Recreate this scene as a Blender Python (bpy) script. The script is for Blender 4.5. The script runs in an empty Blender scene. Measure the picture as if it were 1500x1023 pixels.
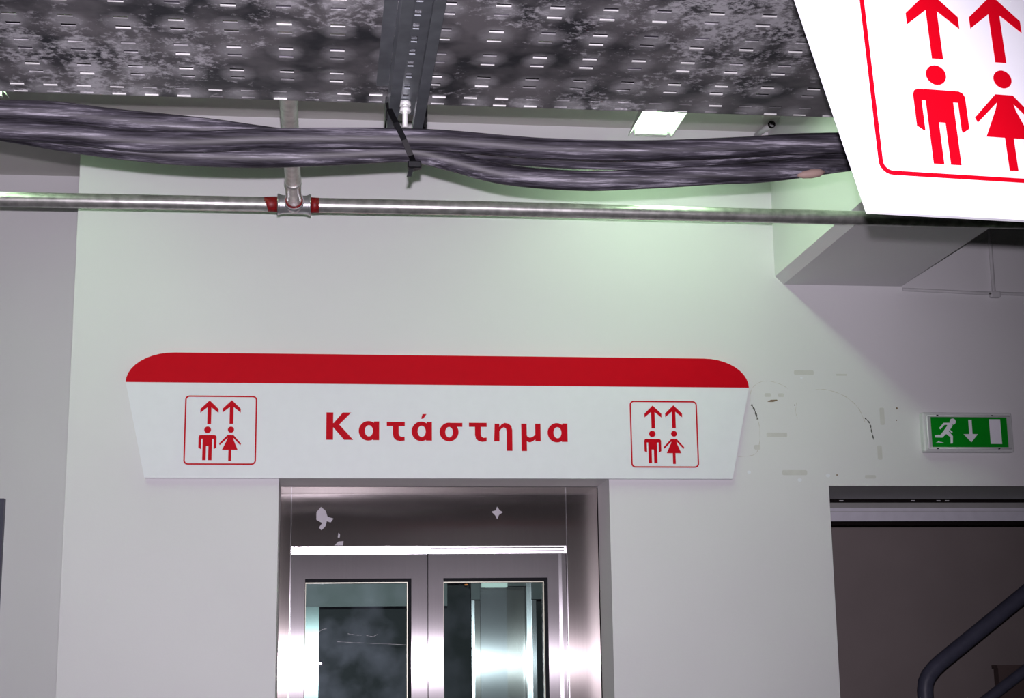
import bpy, bmesh, math, random
from mathutils import Vector, Matrix
random.seed(7)
scene = bpy.context.scene
col = scene.collection

# ------------------------------------------------------------------ camera
CAM = Vector((0.0, -4.6, 1.6))
PITCH, YAW, ROLL, FPX = 0.2040, 0.1241, -0.0132, 2255.0
fwd = Vector((math.sin(YAW)*math.cos(PITCH), math.cos(YAW)*math.cos(PITCH), math.sin(PITCH)))
rt = Vector((math.cos(YAW), -math.sin(YAW), 0)); up = rt.cross(fwd)
R_ = rt*math.cos(ROLL) + up*math.sin(ROLL); U_ = up*math.cos(ROLL) - rt*math.sin(ROLL)
cam = bpy.data.cameras.new('camera'); cam.sensor_width = 36.0; cam.lens = FPX/1500*36.0; cam.clip_start = 0.05
camo = bpy.data.objects.new('camera', cam); col.objects.link(camo)
camo.matrix_world = Matrix(((R_.x, U_.x, -fwd.x, CAM.x), (R_.y, U_.y, -fwd.y, CAM.y), (R_.z, U_.z, -fwd.z, CAM.z), (0, 0, 0, 1)))
scene.camera = camo

# ------------------------------------------------------------------ world, flash, exposure
w = bpy.data.worlds.new('world'); scene.world = w; w.use_nodes = True
w.node_tree.nodes['Background'].inputs[0].default_value = (0.8, 1.0, 0.85, 1)
w.node_tree.nodes['Background'].inputs[1].default_value = 0.02
fl = bpy.data.lights.new('camera_flash', 'SPOT'); fl.energy = 470; fl.color = (1.0, 0.90, 1.03)
fl.shadow_soft_size = 0.005; fl.spot_size = math.radians(71); fl.spot_blend = 1.0
flo = bpy.data.objects.new('camera_flash', fl); col.objects.link(flo)
# the flash head points a little left of the lens axis, so its light fades towards the right
fdir = (fwd*FPX + R_*(450-750) - U_*(640-511.5)).normalized()
flo.location = CAM + U_*0.035 + fwd*0.02; flo.rotation_euler = fdir.to_track_quat('-Z', 'Y').to_euler()
scene.view_settings.view_transform = 'Standard'; scene.view_settings.look = 'None'
scene.view_settings.gamma = 1; scene.view_settings.use_curve_mapping = False
scene.view_settings.exposure = 0.0
TUBE_STRENGTH = 16.0

# ------------------------------------------------------------------ materials
MATS = {}
def nt(name):
    mt = bpy.data.materials.new(name); mt.use_nodes = True
    return mt, mt.node_tree.nodes, mt.node_tree.links, mt.node_tree.nodes['Principled BSDF']
def mat(name, c, rough=0.5, metal=0.0, spec=0.5, var=0.04, scale=30.0, bump=0.0, bscale=200.0, emit=None, estr=0):
    mt, N, L, b = nt(name)
    b.inputs['Roughness'].default_value = rough; b.inputs['Metallic'].default_value = metal
    b.inputs['Specular IOR Level'].default_value = spec
    tc = N.new('ShaderNodeTexCoord'); no = N.new('ShaderNodeTexNoise'); no.inputs['Scale'].default_value = scale
    L.new(tc.outputs['Object'], no.inputs['Vector'])
    r = N.new('ShaderNodeValToRGB'); L.new(no.outputs['Fac'], r.inputs[0])
    r.color_ramp.elements[0].position = 0.3; r.color_ramp.elements[1].position = 0.7
    r.color_ramp.elements[0].color = (*[x*(1-var) for x in c], 1); r.color_ramp.elements[1].color = (*[min(1, x*(1+var)) for x in c], 1)
    L.new(r.outputs[0], b.inputs['Base Color'])
    if bump:
        n2 = N.new('ShaderNodeTexNoise'); n2.inputs['Scale'].default_value = bscale; L.new(tc.outputs['Object'], n2.inputs['Vector'])
        bp = N.new('ShaderNodeBump'); bp.inputs['Strength'].default_value = bump; bp.inputs['Distance'].default_value = 0.002
        L.new(n2.outputs['Fac'], bp.inputs['Height']); L.new(bp.outputs[0], b.inputs['Normal'])
    if emit:
        b.inputs['Emission Color'].default_value = (*emit, 1); b.inputs['Emission Strength'].default_value = estr
    MATS[name] = mt; return mt

mat('wall_paint', (0.735, 0.735, 0.745), 0.55, spec=0.25, var=0.02, scale=2.0, bump=0.06, bscale=140)
mat('ceiling_paint', (0.62, 0.61, 0.585), 0.8, spec=0.1, var=0.02, scale=3)
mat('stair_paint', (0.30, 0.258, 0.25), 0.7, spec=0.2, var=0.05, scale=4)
mat('floor_tile', (0.12, 0.115, 0.11), 0.4, var=0.1, scale=6)
mat('soffit_dark', (0.30, 0.30, 0.29), 0.7, spec=0.2)
mat('frame_grey', (0.62, 0.62, 0.68), 0.5, spec=0.3)
mat('flat_black', (0.008, 0.006, 0.006), 0.8, spec=0.1)
mat('rail_navy', (0.085, 0.088, 0.13), 0.45, spec=0.4, var=0.1)
mat('dark_rust', (0.11, 0.075, 0.07), 0.7)
mat('door_slate', (0.06, 0.06, 0.10), 0.5)
mat('sign_white', (0.80, 0.82, 0.86), 0.45, spec=0.25, var=0.01)
mat('sign_red', (0.56, 0.0008, 0.010), 0.5, spec=0.08, var=0.02)
mat('exit_green', (0.002, 0.28, 0.014), 0.35, spec=0.2, var=0.03)
mat('exit_white', (0.85, 0.85, 0.92), 0.4, var=0.01)
mat('housing', (0.66, 0.68, 0.68), 0.35, spec=0.5, var=0.02)
mat('highlight_white', (0.95, 0.95, 0.98), 0.15, spec=1.0, var=0.0)
mat('rim_grey', (0.50, 0.52, 0.52), 0.3, spec=0.6)
mat('pipe_steel', (0.50, 0.50, 0.48), 0.33, metal=0.75, var=0.25, scale=45)
mat('strut_zinc', (0.26, 0.285, 0.305), 0.36, metal=0.8, var=0.15, scale=30)
mat('zinc', (0.60, 0.61, 0.62), 0.32, metal=0.85, var=0.12, scale=30)
mat('bolt_zinc', (0.85, 0.86, 0.84), 0.35, metal=0.5)
mat('red_lead', (0.20, 0.003, 0.004), 0.5, var=0.3, scale=150)
mat('tie_black', (0.003, 0.003, 0.0035), 0.35, spec=0.15)
mat('tape_tan', (0.24, 0.165, 0.14), 0.7, var=0.1)
mat('conduit_white', (0.62, 0.62, 0.63), 0.5)
mat('tube', (0.9, 0.9, 0.9), 0.5, emit=(0.66, 1.0, 0.62), estr=TUBE_STRENGTH)
mat('lamp_white', (0.85, 0.87, 0.85), 0.4)
mat('scuff_dark', (0.10, 0.10, 0.09), 0.8)
mat('scuff_brown', (0.20, 0.14, 0.08), 0.8)
mat('scuff_faint', (0.62, 0.615, 0.59), 0.8)
mat('pencil', (0.58, 0.56, 0.51), 0.8)
mat('plaster', (0.60, 0.58, 0.62), 0.8)
mat('gasket', (0.02, 0.021, 0.024), 0.6, spec=0.03)
mat('bead', (0.62, 0.62, 0.50), 0.4, metal=0.3)
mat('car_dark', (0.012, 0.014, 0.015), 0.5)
mat('car_green', (0.12, 0.13, 0.125), 0.42, metal=0.3)
mat('car_light', (0.8, 0.9, 0.85), 0.5, emit=(0.8, 1.0, 0.92), estr=0.5)
mat('indicator', (0.4, 0.1, 0.02), 0.5, emit=(1.0, 0.3, 0.05), estr=0.6)

def mat_brushed(name, c, rough, aniso, rot=0.0, haze=0.0, soft=0.0):
    mt, N, L, b = nt(name)
    b.inputs['Metallic'].default_value = 1; b.inputs['Roughness'].default_value = rough
    b.inputs['Anisotropic'].default_value = aniso; b.inputs['Anisotropic Rotation'].default_value = rot
    t = N.new('ShaderNodeTangent'); t.direction_type = 'UV_MAP'; L.new(t.outputs[0], b.inputs['Tangent'])
    tc = N.new('ShaderNodeTexCoord'); mp = N.new('ShaderNodeMapping'); mp.inputs['Scale'].default_value = (260, 260, 2)
    L.new(tc.outputs['Object'], mp.inputs['Vector'])
    no = N.new('ShaderNodeTexNoise'); no.inputs['Scale'].default_value = 1.0; L.new(mp.outputs[0], no.inputs['Vector'])
    r = N.new('ShaderNodeValToRGB'); L.new(no.outputs['Fac'], r.inputs[0])
    r.color_ramp.elements[0].color = (*[x*0.93 for x in c], 1); r.color_ramp.elements[1].color = (*[min(1, x*1.07) for x in c], 1)
    L.new(r.outputs[0], b.inputs['Base Color'])
    if haze:   # gentle waviness of thin sheet
        n2 = N.new('ShaderNodeTexNoise'); n2.inputs['Scale'].default_value = 2.2; L.new(tc.outputs['Object'], n2.inputs['Vector'])
        bp = N.new('ShaderNodeBump'); bp.inputs['Strength'].default_value = haze; bp.inputs['Distance'].default_value = 0.02
        L.new(n2.outputs['Fac'], bp.inputs['Height']); L.new(bp.outputs[0], b.inputs['Normal'])
    if soft:   # second, wider lobe of the brushed finish
        b2 = N.new('ShaderNodeBsdfPrincipled'); b2.inputs['Metallic'].default_value = 1; b2.inputs['Roughness'].default_value = 0.38
        b2.inputs['Anisotropic'].default_value = 0.85; L.new(t.outputs[0], b2.inputs['Tangent']); L.new(r.outputs[0], b2.inputs['Base Color'])
        ms = N.new('ShaderNodeMixShader'); ms.inputs[0].default_value = soft
        L.new(b.outputs[0], ms.inputs[1]); L.new(b2.outputs[0], ms.inputs[2]); L.new(ms.outputs[0], N['Material Output'].inputs['Surface'])
    MATS[name] = mt
mat_brushed('steel_door', (0.60, 0.57, 0.585), 0.105, 1.0, soft=0.085)
mat_brushed('steel_frame', (0.54, 0.49, 0.47), 0.115, 1.0, haze=0.05, soft=0.05)
mat_brushed('steel_dim', (0.22, 0.26, 0.25), 0.18, 0.9)
mat_brushed('steel_polish', (0.82, 0.80, 0.82), 0.19, 0.9)

def mat_tray():
    mt, N, L, b = nt('galvanised_tray')
    tc = N.new('ShaderNodeTexCoord')
    def noise(sc, det, ro):
        n = N.new('ShaderNodeTexNoise'); n.inputs['Scale'].default_value = sc; n.inputs['Detail'].default_value = det; n.inputs['Roughness'].default_value = ro
        L.new(tc.outputs['Object'], n.inputs['Vector']); return n.outputs['Fac']
    def M(op, x, y=None):
        n = N.new('ShaderNodeMath'); n.operation = op
        for k, q in enumerate((x, y)):
            if q is None: continue
            if isinstance(q, (int, float)): n.inputs[k].default_value = q
            else: L.new(q, n.inputs[k])
        return n.outputs[0]
    def ramp(f, p0, p1, c0, c1):
        r = N.new('ShaderNodeValToRGB'); L.new(f, r.inputs[0]); e = r.color_ramp.elements
        e[0].position, e[1].position = p0, p1; e[0].color = (*c0, 1); e[1].color = (*c1, 1); return r.outputs[0]
    big, mid, fine, wide = noise(7, 4, 0.55), noise(24, 6, 0.7), noise(90, 6, 0.7), noise(2.6, 2, 0.5)
    base = ramp(big, 0.40, 0.62, (0.022, 0.024, 0.028), (0.15, 0.145, 0.15))
    # zinc bloom that spreads out from the punched slots
    sx = N.new('ShaderNodeSeparateXYZ'); L.new(tc.outputs['Object'], sx.inputs[0])
    dx = M('SUBTRACT', M('FRACT', M('DIVIDE', M('SUBTRACT', sx.outputs[0], 0.014-0.0735/2), 0.0735)), 0.5)
    dy = M('SUBTRACT', M('FRACT', M('DIVIDE', M('SUBTRACT', sx.outputs[1], 0.185-0.087/2), 0.087)), 0.5)
    dist = M('SQRT', M('ADD', M('MULTIPLY', dx, dx), M('MULTIPLY', dy, dy)))
    halo = M('MULTIPLY', M('SUBTRACT', 0.52, dist), 2.0)
    hal = M('MULTIPLY', halo, M('MULTIPLY', mid, wide))
    hf = ramp(hal, 0.05, 0.20, (0, 0, 0), (1, 1, 1))
    m1 = N.new('ShaderNodeMix'); m1.data_type = 'RGBA'; L.new(hf, m1.inputs['Factor']); L.new(base, m1.inputs['A']); m1.inputs['B'].default_value = (0.31, 0.31, 0.32, 1)
    # scratchy white corrosion
    sp = M('MULTIPLY', M('MULTIPLY', fine, mid), wide)
    sf = ramp(sp, 0.140, 0.20, (0, 0, 0), (1, 1, 1))
    m2 = N.new('ShaderNodeMix'); m2.data_type = 'RGBA'; L.new(sf, m2.inputs['Factor']); L.new(m1.outputs['Result'], m2.inputs['A']); m2.inputs['B'].default_value = (0.50, 0.50, 0.52, 1)
    L.new(m2.outputs['Result'], b.inputs['Base Color'])
    b.inputs['Metallic'].default_value = 0.4; b.inputs['Roughness'].default_value = 0.45
    bp = N.new('ShaderNodeBump'); bp.inputs['Strength'].default_value = 0.12; bp.inputs['Distance'].default_value = 0.002
    L.new(mid, bp.inputs['Height']); L.new(bp.outputs[0], b.inputs['Normal'])
    MATS['tray'] = mt
mat_tray()

def mat_cable():
    mt, N, L, b = nt('dusty_black_cable')
    tc = N.new('ShaderNodeTexCoord'); oi = N.new('ShaderNodeObjectInfo')
    ad = N.new('ShaderNodeVectorMath'); ad.operation = 'ADD'; L.new(tc.outputs['Object'], ad.inputs[0]); L.new(oi.outputs['Random'], ad.inputs[1])
    mp = N.new('ShaderNodeMapping'); mp.inputs['Scale'].default_value = (4.5, 80, 80); L.new(ad.outputs[0], mp.inputs['Vector'])
    n1 = N.new('ShaderNodeTexNoise'); n1.inputs['Scale'].default_value = 1; n1.inputs['Detail'].default_value = 8; n1.inputs['Roughness'].default_value = 0.68
    L.new(mp.outputs[0], n1.inputs['Vector'])
    m2 = N.new('ShaderNodeMapping'); m2.inputs['Scale'].default_value = (11, 300, 300); L.new(ad.outputs[0], m2.inputs['Vector'])
    n2 = N.new('ShaderNodeTexNoise'); n2.inputs['Scale'].default_value = 1; n2.inputs['Detail'].default_value = 5; n2.inputs['Roughness'].default_value = 0.7; L.new(m2.outputs[0], n2.inputs['Vector'])
    mm = N.new('ShaderNodeMath'); mm.operation = 'MULTIPLY_ADD'; L.new(n2.outputs['Fac'], mm.inputs[0]); mm.inputs[1].default_value = 0.40; 
    m4 = N.new('ShaderNodeMath'); m4.operation = 'SUBTRACT'; L.new(n1.outputs['Fac'], m4.inputs[0]); m4.inputs[1].default_value = 0.20; L.new(m4.outputs[0], mm.inputs[2])
    r = N.new('ShaderNodeValToRGB'); L.new(mm.outputs[0], r.inputs[0]); e = r.color_ramp.elements
    e[0].position = 0.40; e[0].color = (0.007, 0.006, 0.009, 1); e[1].position = 0.70; e[1].color = (0.27, 0.26, 0.30, 1)
    x = e.new(0.54); x.color = (0.040, 0.037, 0.048, 1)
    L.new(r.outputs[0], b.inputs['Base Color']); b.inputs['Roughness'].default_value = 0.55
    b.inputs['Specular IOR Level'].default_value = 0.4
    MATS['cable'] = mt
mat_cable()

def mat_glass():
    mt, N, L, b = nt('grimy_glass'); out = N['Material Output']
    tr = N.new('ShaderNodeBsdfTransparent'); tr.inputs[0].default_value = (0.78, 0.86, 0.84, 1)
    gl = N.new('ShaderNodeBsdfGlossy'); gl.inputs['Roughness'].default_value = 0.0
    fr = N.new('ShaderNodeFresnel'); fr.inputs[0].default_value = 1.5
    m1 = N.new('ShaderNodeMixShader'); L.new(fr.outputs[0], m1.inputs[0]); L.new(tr.outputs[0], m1.inputs[1]); L.new(gl.outputs[0], m1.inputs[2])
    hz = N.new('ShaderNodeBsdfGlossy'); hz.inputs['Roughness'].default_value = 0.30; hz.inputs[0].default_value = (0.75, 0.85, 1.0, 1)
    tc = N.new('ShaderNodeTexCoord'); no = N.new('ShaderNodeTexNoise'); no.inputs['Scale'].default_value = 7; no.inputs['Detail'].default_value = 4
    L.new(tc.outputs['Object'], no.inputs['Vector'])
    r = N.new('ShaderNodeValToRGB'); L.new(no.outputs['Fac'], r.inputs[0])
    r.color_ramp.elements[0].position = 0.42; r.color_ramp.elements[0].color = (0.0004,)*3+(1,)
    r.color_ramp.elements[1].position = 0.72; r.color_ramp.elements[1].color = (0.005,)*3+(1,)
    m2 = N.new('ShaderNodeMixShader'); L.new(r.outputs[0], m2.inputs[0]); L.new(m1.outputs[0], m2.inputs[1]); L.new(hz.outputs[0], m2.inputs[2])
    L.new(m2.outputs[0], out.inputs['Surface']); MATS['glass'] = mt
mat_glass()

# ------------------------------------------------------------------ mesh helpers (world coordinates)
def B(): return bmesh.new()
def box(bm, x0, x1, y0, y1, z0, z1):
    v = [bm.verts.new(p) for p in ((x0,y0,z0),(x1,y0,z0),(x1,y1,z0),(x0,y1,z0),(x0,y0,z1),(x1,y0,z1),(x1,y1,z1),(x0,y1,z1))]
    for f in ((0,3,2,1),(4,5,6,7),(0,1,5,4),(1,2,6,5),(2,3,7,6),(3,0,4,7)): bm.faces.new([v[i] for i in f])
    return bm
def prism(bm, poly, y0, y1):
    """polygon in the X-Z plane, given thickness from y0 (front) to y1 (back)"""
    a = sum(poly[i][0]*poly[(i+1) % len(poly)][1]-poly[(i+1) % len(poly)][0]*poly[i][1] for i in range(len(poly)))
    if a < 0: poly = poly[::-1]
    f = [bm.verts.new((x, y0, z)) for x, z in poly]; k = [bm.verts.new((x, y1, z)) for x, z in poly]
    bm.faces.new(f); bm.faces.new(k[::-1]); n = len(poly)
    for i in range(n): bm.faces.new((f[(i+1) % n], f[i], k[i], k[(i+1) % n]))
    return bm
def ring(bm, outer, inner, y0, y1):
    n = len(outer); V = [[bm.verts.new((x, y, z)) for x, z in pl] for pl, y in ((outer,y0),(inner,y0),(outer,y1),(inner,y1))]
    for i in range(n):
        j = (i+1) % n
        bm.faces.new((V[0][i],V[0][j],V[1][j],V[1][i])); bm.faces.new((V[2][j],V[2][i],V[3][i],V[3][j]))
        bm.faces.new((V[0][j],V[0][i],V[2][i],V[2][j])); bm.faces.new((V[1][i],V[1][j],V[3][j],V[3][i]))
    return bm
def ellipse(cx, cz, rx, rz, n=28): return [(cx+rx*math.cos(2*math.pi*i/n), cz+rz*math.sin(2*math.pi*i/n)) for i in range(n)]
def rrect(x0, x1, z0, z1, r, n=6):
    o = []
    for cx, cz, a in ((x1-r,z1-r,0),(x0+r,z1-r,90),(x0+r,z0+r,180),(x1-r,z0+r,270)):
        for i in range(n+1):
            t = math.radians(a+90*i/n); o.append((cx+r*math.cos(t), cz+r*math.sin(t)))
    return o
def spline(pts, per=8):
    P = [Vector(p) for p in pts]; out = []
    for i in range(len(P)-1):
        p0 = P[max(i-1,0)]; p1 = P[i]; p2 = P[i+1]; p3 = P[min(i+2,len(P)-1)]
        for k in range(per):
            t = k/per
            out.append(0.5*((2*p1)+(p2-p0)*t+(2*p0-5*p1+4*p2-p3)*t*t+(3*p1-p0-3*p2+p3)*t**3))
    out.append(P[-1]); return out
def tube(bm, pts, r, seg=14, cap=True):
    P = [Vector(p) for p in pts]; rings = []
    nrm = None
    for i, p in enumerate(P):
        t = (P[min(i+1,len(P)-1)]-P[max(i-1,0)]).normalized()
        if nrm is None:
            nrm = t.orthogonal().normalized()
        nrm = (nrm - t*nrm.dot(t)).normalized(); bi = t.cross(nrm)
        rr = r[i] if isinstance(r, (list, tuple)) else r
        rings.append([bm.verts.new(p+(nrm*math.cos(2*math.pi*k/seg)+bi*math.sin(2*math.pi*k/seg))*rr) for k in range(seg)])
    for a, b in zip(rings, rings[1:]):
        for k in range(seg):
            f = bm.faces.new((a[k], a[(k+1) % seg], b[(k+1) % seg], b[k])); f.smooth = True
    if cap: bm.faces.new(rings[0][::-1]); bm.faces.new(rings[-1])
    return bm
def ribbon(bm, pts, half, th):
    """flat strap: pts list of (centre, width direction, normal)"""
    rings = []
    for c, wd, n in pts:
        c, wd, n = Vector(c), Vector(wd).normalized()*half, Vector(n).normalized()*th/2
        rings.append([bm.verts.new(c+a) for a in (-wd-n, wd-n, wd+n, -wd+n)])
    for a, b in zip(rings, rings[1:]):
        for k in range(4): bm.faces.new((a[k], a[(k+1) % 4], b[(k+1) % 4], b[k]))
    bm.faces.new(rings[0][::-1]); bm.faces.new(rings[-1]); return bm
def bevel(bm, w_, seg=2):
    bmesh.ops.bevel(bm, geom=[e for e in bm.edges], offset=w_, segments=seg, affect='EDGES', profile=0.5); return bm

def wloc(o):
    v = Vector((0,0,0))
    while o: v += o.location; o = o.parent
    return v
def obj(name, bm, m_, parent=None, label=None, cat=None, group=None, kind=None, uv=False):
    bmesh.ops.recalc_face_normals(bm, faces=bm.faces)
    if uv:
        l = bm.loops.layers.uv.new('UVMap')
        for f in bm.faces:
            for lp in f.loops:
                c = lp.vert.co; lp[l].uv = (c.x+c.y*0.7, c.z+c.y*0.31)
    if parent: org = wloc(parent); loc = Vector((0,0,0))
    else:
        xs = [v.co for v in bm.verts]
        org = Vector(((min(v.x for v in xs)+max(v.x for v in xs))/2, (min(v.y for v in xs)+max(v.y for v in xs))/2, min(v.z for v in xs))); loc = org
    bmesh.ops.translate(bm, verts=bm.verts, vec=-org)
    me = bpy.data.meshes.new(name); bm.to_mesh(me); bm.free(); me.materials.append(MATS[m_])
    o = bpy.data.objects.new(name, me); col.objects.link(o); o.location = loc
    if parent: o.parent = parent
    return tag(o, label, cat, group, kind)
def tag(o, label=None, cat=None, group=None, kind=None):
    if label: o['label'] = label
    if cat: o['category'] = cat
    if group: o['group'] = group
    if kind: o['kind'] = kind
    return o
def thing(name, loc, label, cat, group=None):
    o = bpy.data.objects.new(name, None); o.empty_display_size = 0.05; col.objects.link(o); o.location = loc
    return tag(o, label, cat, group)
def struct(name, bm, m_, label, cat): return obj(name, bm, m_, None, label, cat, None, 'structure')

# ------------------------------------------------------------------ room shell
CEIL = 3.286; LINT = 2.158; EL, ER = -0.128, 0.866; OL, OR_, OT = 1.557, 2.75, 2.138; WL = -0.744
XL, XR, YB = -5.5, 6.5, -13.0
bm = B()
prism(bm, [(WL,0),(EL,0),(EL,LINT),(ER,LINT),(ER,0),(OL,0),(OL,OT),(OR_,OT),(OR_,0),(XR,0),(XR,CEIL),(WL,CEIL)], 0.0, 0.38)
box(bm, WL, WL+0.15, 0.38, 0.645, 0, CEIL)
wall = struct('wall_back', bm, 'wall_paint', 'off-white painted wall with the lift opening and stair opening', 'wall')
struct('wall_recess', box(B(), XL, WL+0.15, 0.645, 0.8, 0, CEIL), 'wall_paint', 'set-back off-white wall at the far left beyond the corner', 'wall')
struct('wall_left', box(B(), XL-0.15, XL, YB, 0.8, 0, CEIL), 'wall_paint', 'side wall on the left outside the view', 'wall')
struct('wall_right', box(B(), XR, XR+0.15, YB, 1.7, 0, CEIL), 'wall_paint', 'side wall on the right outside the view', 'wall')
struct('wall_front', box(B(), XL, XR, YB-0.15, YB, 0, CEIL), 'wall_paint', 'wall behind the camera', 'wall')
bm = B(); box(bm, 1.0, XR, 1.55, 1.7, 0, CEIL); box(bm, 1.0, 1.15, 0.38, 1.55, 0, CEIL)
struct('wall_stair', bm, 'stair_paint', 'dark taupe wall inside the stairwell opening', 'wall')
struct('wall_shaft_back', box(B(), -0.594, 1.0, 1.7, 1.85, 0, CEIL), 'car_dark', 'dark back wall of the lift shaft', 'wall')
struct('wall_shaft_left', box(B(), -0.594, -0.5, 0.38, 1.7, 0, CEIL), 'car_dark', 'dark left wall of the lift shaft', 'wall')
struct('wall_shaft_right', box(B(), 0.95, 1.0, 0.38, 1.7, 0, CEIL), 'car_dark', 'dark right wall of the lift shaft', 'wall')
struct('floor', box(B(), XL-0.15, XR+0.15, YB-0.15, 1.85, -0.12, 0), 'floor_tile', 'grey floor outside the view', 'floor')
struct('ceiling', box(B(), XL-0.15, XR+0.15, YB-0.15, 1.85, CEIL, CEIL+0.12), 'ceiling_paint', 'plain pale ceiling above the cable tray', 'ceiling')
# downstand beam with chamfered lower edge
bm = B()
sec = [(1.418,CEIL),(1.418,2.805),(1.444,2.779),(1.832,2.779),(1.832,CEIL)]
prism(bm, sec, -7.0, 0.0)
struct('ceiling_beam', bm, 'wall_paint', 'off-white downstand beam with chamfered edge running out from the wall', 'beam')
# stair opening head frame
ft = tag(bpy.data.objects.new('trim_1', None), 'grey head rail and black strips for the shaded gaps across the top of the stair opening', 'trim', None, 'structure'); col.objects.link(ft); ft.location = (1.56, 0.40, 2.05)
obj('head_rail', box(B(), 1.557, OR_, 0.40, 0.43, 2.066, 2.110), 'frame_grey', ft)
obj('upper_strip', box(B(), 1.557, OR_, 0.412, 0.43, 2.110, 2.129), 'soffit_dark', ft)
obj('rail_groove', box(B(), 1.557, OR_, 0.3995, 0.40, 2.0985, 2.0995), 'soffit_dark', ft)
obj('lower_gap_shade', box(B(), 1.557, OR_, 0.405, 0.43, 2.054, 2.066), 'flat_black', ft)  # dark gap below the rail, put in as a black strip
bm = B(); box(bm, 1.557, OR_, 0.385, 0.43, 2.129, OT)
obj('upper_gap_shade', bm, 'flat_black', ft)  # shade of the open gap under the soffit, painted as a black strip
for x in (1.72, 1.97, 2.06, 2.09):
    obj('gap_crumb', bevel(box(B(), x, x+0.014, 0.3815, 0.386, 2.131, 2.1345), 0.001, 1), 'conduit_white', ft)
# left door
d1 = tag(bpy.data.objects.new('door_1', None), 'dark slate door frame at the far left edge on the set-back wall', 'door', None, 'structure'); col.objects.link(d1); d1.location = (-1.5, 0.645, 0)
bm = B(); prism(bm, [(-1.037,0),(-1.037,2.165),(-1.97,2.165),(-1.97,0),(-1.92,0),(-1.92,2.115),(-1.087,2.115),(-1.087,0)], 0.615, 0.645); obj('door_frame', bm, 'door_slate', d1)
obj('door_leaf', box(B(), -1.92, -1.087, 0.63, 0.6445, 0.005, 2.115), 'door_slate', d1)
obj('door_handle', tube(B(), [(-1.16,0.63,1.02),(-1.16,0.58,1.02),(-1.28,0.58,1.02)], 0.009, 10), 'zinc', d1)

# ------------------------------------------------------------------ marks on the wall (children of the wall)
def strip_curve(pts, wd, y=-0.0002):
    P = spline([(x, 0, z) for x, z in pts], 6); bm_ = B(); L_ = []; R2 = []
    for i, p in enumerate(P):
        t = (P[min(i+1,len(P)-1)]-P[max(i-1,0)]).normalized(); n = Vector((-t.z, 0, t.x))
        ww = wd*(0.6+0.4*math.sin(i*1.7)); L_.append((p+n*ww).to_tuple()); R2.append((p-n*ww).to_tuple())
    poly = [(a[0], a[2]) for a in L_]+[(a[0], a[2]) for a in R2[::-1]]
    return prism(bm_, poly, y, 0.0)
def mark(name, bm_, m_): obj(name, bm_, m_, wall)
mark('pencil_arc', strip_curve([(1.318,2.40),(1.325,2.44),(1.352,2.462),(1.385,2.466),(1.42,2.456),(1.442,2.444)], 0.0010), 'pencil')
mark('pencil_arc', strip_curve([(1.335,2.36),(1.345,2.32),(1.342,2.27),(1.325,2.235),(1.272,2.228)], 0.0010), 'pencil')
mark('pencil_arc', strip_curve([(1.53,2.44),(1.57,2.44),(1.625,2.42),(1.665,2.385),(1.685,2.34)], 0.0014), 'pencil')
mark('pencil_arc', strip_curve([(1.468,2.40),(1.463,2.37),(1.468,2.35)], 0.0008), 'pencil')
mark('scuff_mark', strip_curve([(1.322,2.392),(1.332,2.373),(1.340,2.345)], 0.0034), 'scuff_dark')
mark('scuff_mark', strip_curve([(1.686,2.352),(1.700,2.335),(1.705,2.31),(1.71,2.283)], 0.0026), 'scuff_dark')
mark('scuff_mark', prism(B(), [(1.373,2.4005),(1.385,2.407),(1.405,2.408),(1.407,2.4045),(1.392,2.4005)], -0.0003, 0), 'scuff_brown')
for x0, x1, z0, z1 in ((1.464,1.528,2.487,2.502),(1.366,1.386,2.416,2.428),(1.409,1.428,2.416,2.428),(1.366,1.432,2.290,2.304),(1.41,1.49,2.171,2.187),
                       (1.60,1.636,2.486,2.492),(1.735,1.75,2.33,2.385),(1.675,1.71,2.161,2.172),(1.325,1.345,2.25,2.265),(1.72,1.735,2.22,2.265)):
    mark('tape_residue', prism(B(), rrect(x0, x1, z0, z1, min(x1-x0, z1-z0)*0.3, 3), -0.00015, 0), 'scuff_faint')
for x, z, r in ((1.461,2.391,0.0018),(1.792,2.383,0.003),(1.788,2.345,0.0018),(1.585,2.172,0.0022)):
    mark('wall_speck', prism(B(), ellipse(x, z, r, r*1.2, 10), -0.0005, 0), 'scuff_brown')
for x, z, r in ((1.305,2.180,0.006),(1.465,2.156,0.007),(1.556,2.170,0.007),(1.487,2.478,0.004)):
    mark('filler_dab', prism(B(), ellipse(x, z, r, r*0.8, 12), -0.0008, 0), 'sign_white')

# ------------------------------------------------------------------ lift entrance
lift = thing('lift_entrance', (0.33, 0.25, 0), 'brushed stainless steel lift entrance with twin glazed sliding doors', 'lift doors')
TR = 1.972
obj('jamb', box(B(), EL+0.001, -0.0950, 0.200, 0.30, 0, LINT-0.002), 'steel_frame', lift, uv=True)
obj('jamb', box(B(), 0.7645, ER-0.003, 0.200, 0.30, 0, LINT-0.002), 'steel_frame', lift, uv=True)
obj('transom', box(B(), -0.0930, 0.7625, 0.201, 0.30, TR, LINT-0.002), 'steel_frame', lift, 'dark reflective steel transom panel above the doors', uv=True)
bm = B()
for x in (-0.0940, 0.7635): box(bm, x-0.0012, x+0.0012, 0.1985, 0.22, 0, LINT-0.003)
obj('corner_joint', bm, 'steel_polish', lift, uv=True)
bm = B(); tube(bm, [(ER-0.0015,0.199,0),(ER-0.0015,0.199,LINT-0.004)], 0.0015, 6); obj('edge_gap', bm, 'flat_black', lift)
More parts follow.
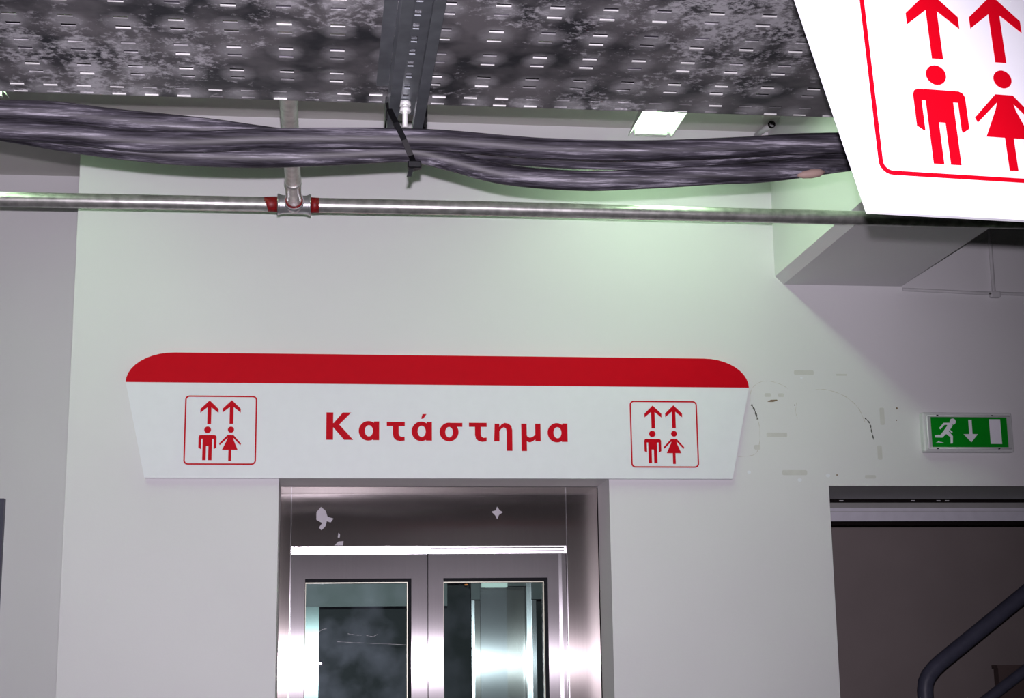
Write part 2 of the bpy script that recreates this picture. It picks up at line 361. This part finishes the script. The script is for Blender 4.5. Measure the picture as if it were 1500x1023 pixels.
# door head strips, folded a few degrees down so they face the hall
for x0, x1 in ((-0.0925, 0.3270), (0.3290, 0.7620)):
    bm = B(); sec = [(0.200,TR-0.0005),(0.2018 if x0 < 0 else 0.2011,TR-0.0235),(0.23,TR-0.0235),(0.23,TR-0.0005)]
    a = [bm.verts.new((x0, y, z)) for y, z in sec]; b_ = [bm.verts.new((x1, y, z)) for y, z in sec]
    bm.faces.new(a); bm.faces.new(b_[::-1])
    for i in range(4): bm.faces.new((a[i], b_[i], b_[(i+1) % 4], a[(i+1) % 4]))
    obj('head_strip', bm, 'steel_polish', lift, 'bright folded steel strip above the door leaf', uv=True)
for z, h in ((1.9645, 0.0030), (1.9560, 0.0020)): obj('strip_groove', box(B(), 0.335, 0.755, 0.1980, 0.203, z, z+h), 'gasket', lift)
YD = 0.212
def leaf(x0, x1, wx0, wx1):
    bm = B(); zt, zb = TR-0.024, 0.01; wz0, wz1 = 0.30, 1.874
    ring(bm, [(x0,zb),(x1,zb),(x1,zt),(x0,zt)], [(wx0,wz0),(wx1,wz0),(wx1,wz1),(wx0,wz1)], YD, YD+0.035)
    d = obj('door_leaf', bm, 'steel_door', lift, uv=True)
    gt, gr, gl_ = 0.0105, 0.0100, 0.0015; gx0, gx1, gz0, gz1 = wx0+gl_, wx1-gr, wz0+0.008, wz1-gt
    bm = B(); ring(bm, [(wx0,wz0),(wx1,wz0),(wx1,wz1),(wx0,wz1)], [(gx0,gz0),(gx1,gz0),(gx1,gz1),(gx0,gz1)], YD+0.014, YD+0.030)
    obj('window_gasket', bm, 'gasket', d)
    bm = B(); i = 0.0028
    ring(bm, [(gx0,gz0),(gx1,gz0),(gx1,gz1),(gx0,gz1)], [(gx0+0.001,gz0+i),(gx1-i,gz0+i),(gx1-i,gz1-i),(gx0+0.001,gz1-i)], YD+0.016, YD+0.030)
    obj('window_bead', bm, 'bead', d)
    obj('glass_pane', box(B(), wx0+0.001, wx1-0.001, YD+0.030, YD+0.034, wz0+0.001, wz1-0.001), 'glass', d)
    return d
dl = leaf(-0.0920, 0.3268, -0.049, 0.277); dr = leaf(0.3292, 0.7615, 0.376, 0.703)
obj('leaf_gap', box(B(), 0.3268, 0.3280, YD+0.004, YD+0.03, 0.01, TR-0.025), 'flat_black', lift)
# vertical polished edges of right leaf
obj('edge_trim', box(B(), 0.738, 0.748, YD-0.0008, YD, 0.01, TR-0.025), 'steel_polish', dr, uv=True)
# glass scratches on the left leaf
def scratch(pts, wd):
    bm = strip_curve(pts, wd, -0.0003); bmesh.ops.translate(bm, verts=bm.verts, vec=(0, YD+0.030, 0)); obj('glass_scratch', bm, 'plaster', dl)
for pts, wd in (([(-0.005,1.715),(0.008,1.722),(0.018,1.723)], 0.0009), ([(0.083,1.708),(0.105,1.704),(0.125,1.703)], 0.0007), ([(0.14,1.702),(0.16,1.699),(0.175,1.705)], 0.0007),
                ([(0.05,1.684),(0.10,1.681),(0.16,1.678),(0.27,1.672)], 0.0006)): scratch(pts, wd)
# plaster smudges on the transom
tr_o = [o for o in lift.children if o.name.startswith('transom')][0]
def blob(cx, cz, pts): return prism(B(), [(cx+a, cz+b) for a, b in pts], 0.2000, 0.2010)
obj('plaster_smudge', blob(0.005, 2.06, [(-.022,.018),(-.008,.034),(.006,.022),(.012,.004),(.030,-.002),(.022,-.014),(.010,-.010),(.006,-.026),(-.006,-.038),(-.014,-.030),(-.004,-.016),(-.022,-.006)]), 'plaster', tr_o)
obj('plaster_smudge', blob(0.545, 2.075, [(-.018,.004),(-.004,.008),(.0,.020),(.008,.008),(.018,.002),(.006,-.006),(.0,-.020),(-.006,-.008)]), 'plaster', tr_o)
obj('plaster_smudge', blob(0.055, 1.979, [(-.016,-.004),(-.004,.008),(.012,.009),(.010,-.004)]), 'plaster', tr_o)
obj('plaster_smudge', blob(0.052, 2.005, [(-.003,-.006),(-.001,.01),(.004,.004),(.003,-.006)]), 'plaster', tr_o)

# lift car seen through the glass
car = thing('lift_car', (0.33, 0.5, 0.0), 'lift car door frame and steel column seen through the door glass', 'lift car')
obj('car_header', box(B(), -0.10, 0.40, 0.36, 0.40, 1.795, 1.95), 'car_green', car)
obj('car_stile', box(B(), -0.10, -0.005, 0.355, 0.40, 0.02, 1.795), 'steel_dim', car, uv=True)
def v(x0, x1, m_, y=0.45, z1=1.815, n='car_stile'): obj(n, box(B(), x0, x1, y, y+0.03, 0.02, z1), m_, car, uv=True)
v(0.486, 0.496, 'steel_polish'); v(0.496, 0.514, 'steel_frame'); v(0.516, 0.532, 'steel_door', 0.46, 1.875); v(0.532, 0.604, 'steel_door', 0.47, 1.86, 'car_column')
v(0.604, 0.668, 'steel_frame', 0.50, 1.86, 'car_column'); v(0.668, 0.684, 'steel_polish', 0.46, 1.875); v(0.684, 0.698, 'steel_door')
for x0, x1 in ((0.484, 0.513), (0.685, 0.72)): obj('corner_block', box(B(), x0, x1, 0.44, 0.47, 1.817, 1.88), 'car_green', car)
obj('car_light', box(B(), 0.520, 0.604, 0.445, 0.46, 1.857, 1.874), 'car_light', car)
obj('car_header', box(B(), 0.484, 0.74, 0.48, 0.52, 1.862, 1.95), 'car_green', car)
obj('indicator_lamp', prism(B(), ellipse(0.470, 1.866, 0.006, 0.0022, 12), 0.45, 0.46), 'indicator', car)
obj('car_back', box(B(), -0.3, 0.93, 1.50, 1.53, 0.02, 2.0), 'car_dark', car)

# ------------------------------------------------------------------ lift signs
PU = 0.000427
def pc(x, y): return ((x-760)*PU, (608-y)*PU)
def pictogram(parent, ox, oz, y, T):
    """frame and figures, centred on (ox, oz); T maps the local point to the world"""
    def P(pts): return [T(ox+a, oz+b) for a, b in pts]
    y0 = y-0.0008
    hw = 247*PU; hh = 242*PU; t = 0.0042
    bm = B(); ring(bm, P(rrect(-hw, hw, -hh, hh, 0.013)), P(rrect(-hw+t, hw-t, -hh+t, hh-t, 0.009)), y0, y); obj('pictogram_frame', bm, 'sign_red', parent)
    for cx, ty in ((681, 400), (833, 397)):
        pts = [pc(cx, ty), pc(cx+62, ty+60), pc(cx+62, ty+88), pc(cx+13, ty+48), pc(cx+13, ty+167), pc(cx-13, ty+167), pc(cx-13, ty+48), pc(cx-62, ty+88), pc(cx-62, ty+60)]
        obj('arrow', prism(B(), P(pts), y0, y), 'sign_red', parent)
    bm = B(); prism(bm, P([(pc(672,607)[0]+a, pc(672,607)[1]+b) for a, b in ellipse(0, 0, 23.5*PU, 23.5*PU, 24)]), y0, y)
    body = [pc(*p) for p in ((625,643),(720,643),(729,647),(734,656),(734,731),(719,741),(716,736),(716,670),(704,670),(704,818),(680,818),(680,720),(664,720),(664,818),(640,818),(640,670),(630,670),(630,741),(627,741),(612,731),(612,656),(616,647))]
    prism(bm, P(body), y0, y); obj('man_figure', bm, 'sign_red', parent)
    bm = B(); prism(bm, P([(pc(831,605)[0]+a, pc(831,605)[1]+b) for a, b in ellipse(0, 0, 21.5*PU, 21.5*PU, 24)]), y0, y)
    wb = [pc(*p) for p in ((808,643),(850,643),(902,702),(898,714),(848,662),(852,680),(880,746),(837,746),(837,823),(817,823),(817,746),(773,746),(804,680),(810,662),(757,714),(752,702))]
    prism(bm, P(wb), y0, y); obj('woman_figure', bm, 'sign_red', parent)
def sign_board(parent, x0t, x1t, z0, zr, z1, slope, y, T, th=0.018):
    """bar shaped board: white flaring sides, red rounded cap"""
    def P(pts): return [T(a, b) for a, b in pts]
    dx = slope*(zr-z0)
    obj('white_panel', prism(B(), P([(x0t+dx, z0), (x1t-dx, z0), (x1t, zr), (x0t, zr)]), y, y+th), 'sign_white', parent)
    r = 0.14; h = z1-zr; cap = [(x0t, zr)]
    for i in range(1, 11):
        a = math.pi/2*i/10; cap.append((x0t+r*(1-math.cos(a))*1.0, zr+h*math.sin(a)))
    cap += [(x1t-(p[0]-x0t), p[1]) for p in cap[::-1]]
    obj('red_cap', prism(B(), P(cap), y-0.0005, y+th), 'sign_red', parent)
YS = -0.020
sg = thing('lift_sign', (0.365, YS, 2.157), 'white wall sign with red cap and Greek word above the lift doors', 'sign')
I_ = lambda a, b: (a, b)
sign_board(sg, -0.581, 1.311, 2.157, 2.441, 2.532, 0.225, YS, I_)
pictogram(sg, -0.301, 2.299, YS, I_); pictogram(sg, 1.038, 2.294, YS, I_)
# lettering
LU = 0.000551
def letter(ch, x, z=2.2715, s=LU):
    bm = B(); lay = [0]; y1 = YS
    def nxt():
        lay[0] += 1; return YS-0.0006-0.00012*lay[0]
    def Q(pts): return [(x+a*s, z+b*s) for a, b in pts]
    def pl(pts): prism(bm, Q(pts), nxt(), y1)
    def ri(c, ro, ci, r2): ring(bm, Q(ellipse(c[0], c[1], ro[0], ro[1], 36)), Q(ellipse(ci[0], ci[1], r2[0], r2[1], 36)), nxt(), y1)
    if ch == 'K':
        pl([(0,0),(37,0),(37,150),(0,150)]); pl([(36,66),(36,88),(88,150),(134,150),(66,80)]); pl([(36,92),(62,92),(146,0),(97,0),(36,70)])
    elif ch in 'aA':
        ri((52,51),(52,54),(55,51),(22,31)); pl([(78,0),(111,0),(111,103),(84,103),(80,92),(80,14)])
        if ch == 'A': pl([(52,121),(64,121),(82,147),(60,147)])
    elif ch == 't': pl([(0,79),(98,79),(98,102),(0,102)]); pl([(33,80),(33,34),(38,14),(52,1),(72,-4),(97,-1),(97,20),(80,19),(69,25),(65,36),(65,80)])
    elif ch == 's': ri((52,49),(52,52),(52,48),(21,29)); pl([(50,78),(125,78),(125,100),(45,100)])
    elif ch == 'n': pl([(0,0),(30,0),(30,98),(4,98)]); pl([(28,78),(42,95),(60,103),(80,99),(96,86),(101,62),(101,-52),(70,-52),(70,58),(66,72),(55,78),(42,72),(28,54)])
    elif ch == 'm': pl([(0,-52),(30,-52),(30,100),(0,100)]); pl([(77,2),(107,2),(107,100),(77,100)]); pl([(29,40),(33,28),(47,22),(62,26),(78,40),(78,14),(64,2),(48,-4),(36,-2),(29,4)])
    obj('letter', bm, 'sign_red', sg)
for ch, u in (('K',100),('a',275),('t',427),('A',562),('s',715),('t',876),('n',1014),('m',1165),('a',1311)): letter(ch, 0.0095+(u-100)*LU, 2.2715-0.0035*(u-100)/1320)

# near hanging sign, tilted a little in its own plane
YN = -3.34
TILT = 0.0; PX, PZ = 0.4765, 1.991
def TN(a, b):   # a, b measured from the lower left corner of the board
    return (PX+a*math.cos(TILT)-b*math.sin(TILT), PZ+a*math.sin(TILT)+b*math.cos(TILT))
ns = thing('hanging_lift_sign', (PX, YN, PZ), 'large overexposed white hanging sign with red arrows and figures, upper right', 'sign')
LS = 0.065
sign_board(ns, -LS, 0.90+LS, 0.0, 0.284, 0.376, 0.229, YN, TN, 0.005)
pictogram(ns, 0.1207, 0.140, YN, TN)
for a in (0.12, 0.78):
    p = TN(a, 0.372); obj('hanging_wire', tube(B(), [(p[0], YN+0.0025, p[1]-0.004), (p[0], YN+0.0025, CEIL)], 0.002, 8), 'zinc', ns)

obj('reflection_plate', prism(B(), [TN(0.01, 0.01), TN(0.89, 0.01), TN(0.95, 0.284), TN(0.84, 0.36), TN(0.06, 0.36), TN(-0.05, 0.284)], YN+0.005, YN+0.008), 'sign_white', ns)  # unseen pale plate, added so the transom reflects a lighter band
ns.rotation_euler = (-0.105, 0, 0.10)

# ------------------------------------------------------------------ exit sign
ex = thing('exit_sign', (2.0, -0.03, 2.240), 'green emergency exit sign with running man and down arrow in clear housing', 'exit sign')
ES = 0.000238; EX0, EZ0 = 1.999, 2.3035
def eq(x, y): return (EX0+((x-0.085*(y-380))-775)*ES, EZ0-((y-0.022*(x-775))-380)*ES)
bm = bevel(box(B(), 1.851, 2.147, -0.030, 0.0, 2.241, 2.367), 0.006, 2); obj('housing', bm, 'housing', ex)
bm = B(); ring(bm, rrect(1.862, 2.138, 2.250, 2.358, 0.003, 3), rrect(1.876, 2.126, 2.256, 2.351, 0.002, 3), -0.0345, -0.0295); obj('clear_rim', bm, 'rim_grey', ex)
bm = B(); tube(bm, [(1.864,-0.0345,2.252),(2.136,-0.0345,2.252)], 0.0022, 8); tube(bm, [(1.864,-0.0345,2.355),(2.136,-0.0345,2.355)], 0.0018, 8); tube(bm, [(1.865,-0.0345,2.252),(1.865,-0.0345,2.355)], 0.0030, 8)
obj('rim_highlight', bm, 'highlight_white', ex)  # bright highlights along the rim edges, put in as white ridges
YE = -0.032
obj('green_panel', box(B(), 1.876, 2.126, YE, -0.029, 2.256, 2.351), 'exit_green', ex)
def eprism(pts, n, m_='exit_white'): obj(n, prism(B(), [eq(*p) for p in pts], YE-0.0006, YE), m_, ex)
bm = B(); e0 = eq(552, 235); prism(bm, ellipse(e0[0], e0[1], 0.0098, 0.0098, 22), YE-0.0006, YE)
for pts in (((425,250),(520,250),(520,277),(437,278),(385,335),(362,322)),
            ((475,255),(530,258),(548,290),(530,320),(490,368),(465,395),(412,446),(310,442),(308,412),(385,408),(430,355),(475,290)),
            ((462,378),(494,360),(555,428),(555,525),(525,528),(522,443),(462,397)),
            ((498,352),(512,340),(552,375),(540,388))): prism(bm, [eq(*p) for p in pts], YE-0.0006-0.0001*len(pts), YE)
obj('running_man', bm, 'exit_white', ex)
eprism(((765,215),(810,215),(826,405),(900,408),(812,515),(702,405),(780,405)), 'down_arrow')
eprism(((1052,212),(1205,215),(1236,545),(1080,540)), 'door_symbol')
eprism(((325,512),(350,500),(364,486),(376,502),(400,505),(436,516),(395,514),(360,510)), 'maker_mark')
for x in (1.89, 2.09): obj('clip', box(B(), x, x+0.006, -0.0375, -0.033, 2.2495, 2.2525), 'flat_black', ex)
for x in (1.895, 2.075): obj('clip', box(B(), x, x+0.006, -0.0375, -0.033, 2.3545, 2.3575), 'flat_black', ex)

ex.location.x += 0.010

# ------------------------------------------------------------------ cable tray
TZ = 2.472; TY1 = -2.300; TY0 = -2.88; TX0, TX1 = -2.3, 2.3
tray = thing('cable_tray', (0, (TY0+TY1)/2, TZ), 'stained galvanised perforated cable tray running across the top', 'cable tray')
rows = []
yc = -2.421
pairs = [-2.421-0.087*i for i in range(-0, 6)]
ybr = []   # (y0, y1, pitch, phase) for slot rows
for p in pairs:
    for o_ in (0.0, 0.032):
        ybr.append((p+o_-0.0042, p+o_+0.0042, 0.0735, 0.0))
for y in (-2.337, -2.308): ybr.append((y-0.003, y+0.003, 0.049, 0.012))
ybr = sorted([r for r in ybr if r[0] > TY0+0.005])
bm = B()
def strip(y0, y1, cells):
    for x0, x1 in cells: box(bm, x0, x1, y0, y1, TZ, TZ+0.0015)
yprev = TY0
SL = 0.0205
for (y0, y1, pt, ph) in ybr:
    strip(yprev, y0, [(TX0, TX1)])
    n0 = math.ceil((TX0+0.02-ph-0.014)/pt); cells = []; xp = TX0
    while True:
        c = n0*pt+ph+0.014
        if c > TX1-0.02: break
        cells.append((xp, c-SL/2)); xp = c+SL/2; n0 += 1
    cells.append((xp, TX1)); strip(y0, y1, cells); yprev = y1
strip(yprev, TY1, [(TX0, TX1)])
obj('perforated_base', bm, 'tray', tray)
for y in (TY0, TY1-0.0015): obj('side_flange', box(B(), TX0, TX1, y, y+0.0015, TZ+0.0015, TZ+0.062), 'tray', tray)
# slot lips: small pressed rims under the nearest slots
bm = B()
for (y0, y1, pt, ph) in ybr:
    if y0 < -2.72: continue
    n0 = math.ceil((-0.62-ph-0.014)/pt)
    while n0*pt+ph+0.014 < 1.05:
        c = n0*pt+ph+0.014; n0 += 1
        if 0.085 < c < 0.155: continue
        q_ = random.random()
        if q_ < 0.45: box(bm, c-SL/2, c+SL/2, y1-(0.0030 if q_ < 0.24 else 0.001), y1+0.0002, TZ-(0.0014 if q_ < 0.24 else 0.0008), TZ+0.0005)
o = obj('slot_lip', bm, 'bolt_zinc', tray, kind='stuff')

# strut channel under the tray
ch = thing('strut_channel', (0.121, -2.6, 2.43), 'galvanised slotted strut channel crossing under the cable tray', 'channel')
CX0, CX1, CZ0, CZ1 = 0.0930, 0.1490, 2.4300, 2.4705; CY0, CY1 = -2.96, -2.262
bm = B()
for x0, x1 in ((CX0, CX0+0.0025), (CX1-0.0025, CX1)): box(bm, x0, x1, CY0, CY1, CZ0, CZ1)
obj('side_wall', bm, 'strut_zinc', ch)
bm = B(); box(bm, CX0, CX0+0.0155, CY0, CY1, CZ0-0.0025, CZ0); obj('lip', bm, 'strut_zinc', ch)
bm = B(); box(bm, CX1-0.0155, CX1, CY0, CY1, CZ0-0.0025, CZ0); obj('lip', bm, 'strut_zinc', ch)
bm = B(); box(bm, CX0+0.0135, CX0+0.0155, CY0, CY1, CZ0, CZ0+0.010); box(bm, CX1-0.0155, CX1-0.0135, CY0, CY1, CZ0, CZ0+0.010); obj('return_lip', bm, 'strut_zinc', ch)
# web with holes
bm = B(); yprev = CY0; yh = [-2.345-0.0225*i-(0.012 if i % 2 else 0.0) for i in range(26)]
for y in sorted(yh):
    if y < CY0+0.01: continue
    if y-0.0055 > yprev: box(bm, CX0+0.0025, CX1-0.0025, yprev, y-0.0055, CZ1-0.002, CZ1)
    box(bm, CX0+0.0025, 0.1165, y-0.0055, y+0.0055, CZ1-0.002, CZ1); box(bm, 0.1255, CX1-0.0025, y-0.0055, y+0.0055, CZ1-0.002, CZ1); yprev = y+0.0055
box(bm, CX0+0.0025, CX1-0.0025, yprev, CY1, CZ1-0.002, CZ1)
obj('web', bm, 'strut_zinc', ch)
for y in (CY1+0.0-0.012, CY0+0.02): obj('hanger_rod', tube(B(), [(0.121, y, CZ1-0.001), (0.121, y, CEIL)], 0.005, 10), 'strut_zinc', ch)
bt = obj('bolt', tube(B(), [(0.121,-2.322,2.425),(0.121,-2.322,2.4685)], 0.0042, 10), 'bolt_zinc', ch)
for z in (2.450, 2.460): obj('nut', tube(B(), [(0.121,-2.322,z),(0.121,-2.322,z+0.0072)], 0.0095, 6), 'bolt_zinc', bt)
obj('splice_plate', box(B(), 0.074, 0.0925, -2.86, -2.38, TZ-0.0025, TZ), 'strut_zinc', tray, 'smoother splice plate beside the channel')
# cables lying in the tray
for y, r, lab in ((-2.44, 0.026, 'thick black cable lying in the tray, nearest the lift wall'), (-2.60, 0.03, 'thick black cable lying in the middle of the tray'), (-2.77, 0.026, 'thick black cable lying in the tray, farthest from the lift wall')):
    pts = [(TX0+0.1+i*0.4, y+0.018*math.sin(i*1.9+y*9), TZ+0.002+r) for i in range(12)]
    obj('tray_cable', tube(B(), spline(pts, 5), r, 12), 'cable', None, lab, 'cable', 'cables lying in the tray')

# ------------------------------------------------------------------ bundled cables under the tray (traced at their own distance)
def ray_at(u, v_, Y):
    d = fwd + R_*((u-750)/FPX) - U_*((v_-511.5)/FPX); t = (Y-CAM.y)/d.y; return CAM+d*t
def cable(pts, Y, r, label):
    P = [ray_at(u, v_, Y) for u, v_ in pts]
    a, b = P[0], P[1]; k = (a-b).z/(b-a).x
    P = [a+Vector((-1.5,0,k*0.10)), a+Vector((-0.5,0,k*0.10)), a+Vector((-0.25,0,k*0.09)), a+Vector((-0.08,0,k*0.06))] + P
    a, b = P[-1], P[-2]; k = (a-b).z/(a-b).x
    P += [a+Vector((0.08,0,k*0.06)), a+Vector((0.25,0,k*0.09)), a+Vector((0.5,0,k*0.10)), a+Vector((1.2,0,k*0.10))]
    return obj('power_cable', tube(B(), spline(P, 7), r, 16), 'cable', None, label, 'cable', 'black cables tied under the tray')
cable([(0,163),(80,165),(170,176),(300,189),(430,206),(600,217),(720,224),(850,232),(1000,233),(1120,222),(1240,215)], -2.331, 0.0170, 'dusty black cable topmost of the bundle at the left edge')
cable([(0,188),(100,196),(200,207),(290,208),(380,204),(470,203),(560,203),(650,206),(800,218),(940,221),(1080,216),(1160,211),(1240,209)], -2.400, 0.0160, 'dusty black cable running along the top of the bundle right of the tie')
cC = cable([(0,191),(120,211),(250,226),(380,231),(500,227),(600,223),(660,236),(740,256),(850,265),(950,262),(1050,256),(1130,252),(1240,237)], -2.366, 0.0155, 'dusty black cable sagging lowest below the rest of the bundle')
cable([(0,178),(150,196),(300,212),(450,220),(600,208),(720,215),(850,220),(1000,240),(1120,240),(1240,226)], -2.296, 0.0160, 'dusty black cable mostly hidden at the back of the bundle')
# tan tape on the low cable
A_ = ray_at(1168, 257, -2.374); B_ = ray_at(1208, 252, -2.374)
obj('tan_tape', tube(B(), [A_, A_.lerp(B_, 0.2), A_.lerp(B_, 0.5), A_.lerp(B_, 0.8), B_], [0.002,0.0062,0.0075,0.0066,0.002], 14), 'tape_tan', cC, 'tan tape patch')

# cable tie
tie = thing('cable_tie', (0.12, -2.40, 2.33), 'black cable tie strapping the bundle to the strut channel', 'cable tie')
def at(u, v_, Y): return ray_at(u, v_, Y).to_tuple()
wd = (0.93, 0, 0.36)
loop = [(at(569,150,-2.372), wd, (-1,-1,0)), (at(570,160,-2.395), wd, (0,-1,0.2)), (at(580,180,-2.412), wd, (0,-1,0.2)), (at(592,205,-2.4195), wd, (0,-1,0)), (at(602,228,-2.414), wd, (0,-1,-.1)),
        (at(607,241,-2.398), wd, (0,-.8,-.6)), (at(609,250,-2.366), wd, (0,-.1,-1)), (at(612,246,-2.320), wd, (0,.6,-.8)), (at(618,225,-2.276), wd, (0,1,-.1)), (at(621,195,-2.274), wd, (0,1,0.1)),
        (at(622,172,-2.285), wd, (.6,.8,0)), (at(622,156,-2.30), wd, (1,.4,0))]
obj('strap', ribbon(B(), loop, 0.0042, 0.0016), 'tie_black', tie)
c = ray_at(606, 242, -2.414); bm = bevel(box(B(), c.x-0.009, c.x+0.011, c.y-0.007, c.y+0.006, c.z-0.006, c.z+0.005), 0.0015, 1); obj('locking_head', bm, 'tie_black', tie)
t0, t1 = at(603, 246, -2.416), at(599, 259, -2.418); obj('tail', ribbon(B(), [(t0, (1,0,.2), (0,-1,0)), (t1, (1,0,.2), (0,-1,0))], 0.0038, 0.0016), 'tie_black', tie)
for x, ya in ((0.0905, -2.345), (0.1515, -2.315)): obj('side_strap', box(B(), x-0.0012, x+0.0012, ya-0.012, ya+0.03, 2.425, 2.462), 'tie_black', tie)

# ------------------------------------------------------------------ steel pipe with tee
PY, PZc, PR = -0.82, 2.7545, 0.0188
pp = thing('steel_pipe', (-0.079, PY, PZc), 'galvanised steel pipe with tee running across in front of the wall', 'pipe')
obj('pipe_run', tube(B(), [(XL,PY,PZc-0.004),(-0.9,PY,PZc-0.004),(0.4,PY,PZc+0.002),(1.4,PY,PZc-0.001),(XR,PY,PZc-0.004)], PR, 20), 'pipe_steel', pp)
obj('branch_pipe', tube(B(), [(-0.079,PY-0.02,PZc),(-0.079,-3.6,PZc)], PR, 20), 'pipe_steel', pp)
tee = obj('tee_fitting', tube(B(), [(-0.079-0.040,PY,PZc),(-0.079-0.036,PY,PZc),(-0.079-0.028,PY,PZc),(-0.079+0.028,PY,PZc),(-0.079+0.036,PY,PZc),(-0.079+0.040,PY,PZc)], [0.0255,0.0255,0.0235,0.0235,0.0255,0.0255], 22), 'zinc', pp)
for s in (-1, 1): obj('collar', tube(B(), [(-0.079+s*0.036,PY,PZc),(-0.079+s*0.042,PY,PZc)], 0.0272, 22), 'zinc', tee)
obj('tee_neck', tube(B(), [(-0.079,PY,PZc),(-0.079,PY-0.036,PZc)], 0.0245, 22), 'zinc', tee)
obj('red_sealant', tube(B(), [(-0.079,PY-0.034,PZc),(-0.079,PY-0.044,PZc)], [0.0225,0.0205], 20), 'red_lead', pp)
obj('red_sealant', tube(B(), [(-0.079+0.041,PY,PZc),(-0.079+0.062,PY,PZc)], [0.0202,0.0196], 20), 'red_lead', pp)
obj('red_sealant', tube(B(), [(-0.079-0.041,PY,PZc),(-0.079-0.060,PY,PZc),(-0.079-0.075,PY,PZc)], [0.0204,0.0197,0.0186], 20), 'red_lead', pp)
obj('coupling_ring', tube(B(), [(-0.079,-1.0,PZc),(-0.079,-1.02,PZc)], 0.0205, 20), 'pipe_steel', pp)

# ------------------------------------------------------------------ fluorescent battens
def batten(x, y1, label, length=1.24, name='batten_lamp'):
    t = thing(name, (x, y1-length/2, 3.2), label, 'lamp', 'twin tube ceiling battens')
    bm = B(); hw = 0.069; y0 = y1-length
    sec = [(-hw,3.204),(-hw+0.002,3.204),(-0.030,3.245),(0.030,3.245),(hw-0.002,3.204),(hw,3.204),(0.034,CEIL),(-0.034,CEIL)]
    prism(bm, [(x+a, b) for a, b in sec], y0, y1); obj('reflector', bm, 'lamp_white', t)
    for s in (-1, 1): obj('tube_lamp', tube(B(), [(x+s*0.033,y0+0.02,3.222),(x+s*0.033,y1-0.02,3.222)], 0.013, 14), 'tube', t)
    for y in (y0, y1-0.02): obj('end_cap', box(B(), x-0.05, x+0.05, y, y+0.02, 3.205, 3.24), 'lamp_white', t)
    return t
batten(0.993, -0.155, 'glowing twin-tube batten on the ceiling right of centre, seen below the tray')
batten(-0.965, -0.317, 'glowing twin-tube batten at the left edge, only its end showing')

# ------------------------------------------------------------------ conduits by the beam
cd = thing('wall_conduit', (2.136, 0, 2.755), 'thin white surface conduit with junction clip on the wall right of the beam', 'conduit')
obj('conduit_run', tube(B(), [(1.834,-0.006,2.768),(2.1,-0.006,2.760),(XR-0.1,-0.006,2.73)], 0.0058, 10), 'conduit_white', cd)
obj('conduit_riser', tube(B(), [(2.139,-0.007,2.755),(2.141,-0.007,CEIL)], 0.0062, 10), 'conduit_white', cd)
obj('junction_clip', bevel(box(B(), 2.122, 2.158, -0.020, 0, 2.744, 2.766), 0.005, 2), 'conduit_white', cd)
obj('screw', tube(B(), [(2.121,-0.016,2.756),(2.1215,-0.022,2.756)], 0.0028, 8), 'scuff_dark', cd)
st = thing('conduit_stub', (1.39, -0.05, 3.25), 'short pale conduit stub with dark collar at the ceiling corner by the beam', 'conduit')
a, b_ = ray_at(1108, 198, 0.0), ray_at(1131, 182, -0.12)
obj('stub_tube', tube(B(), [a, b_], 0.009, 10), 'conduit_white', st)
dd = (b_-a).normalized(); obj('stub_collar', tube(B(), [b_-dd*0.008, b_], 0.0115, 12), 'flat_black', st)

# ------------------------------------------------------------------ stair handrail
hr = thing('stair_handrail', (2.14, 0.8, 0), 'dark navy tubular handrail rising to the right inside the stair opening', 'handrail')
HY = 0.8; R0 = 0.0285
bend = [(2.141,HY,0.0),(2.141,HY,1.0),(2.141,HY,1.50),(2.145,HY,1.527),(2.158,HY,1.552),(2.182,HY,1.578),(2.205,HY,1.597),(2.54,HY,1.836),(3.0,HY,2.165)]
obj('top_rail', tube(B(), bend, R0, 18), 'rail_navy', hr)
obj('lower_rail', tube(B(), [(2.141,HY,1.313),(2.38,HY,1.472),(2.516,HY,1.562),(3.0,HY,1.885)], 0.020, 14), 'rail_navy', hr)
obj('rail_post', tube(B(), [(2.80,HY,0.0),(2.80,HY,2.02)], 0.02, 12), 'rail_navy', hr)
sp = thing('dark_barrier', (2.7, 1.0, 0), 'dark rusty panel behind the lower handrail at the bottom right corner', 'barrier')
obj('panel', box(B(), 2.50, 3.2, 0.98, 1.02, 0, 1.575), 'dark_rust', sp)
obj('panel_cap', box(B(), 2.495, 3.2, 0.975, 1.025, 1.575, 1.585), 'dark_rust', sp)
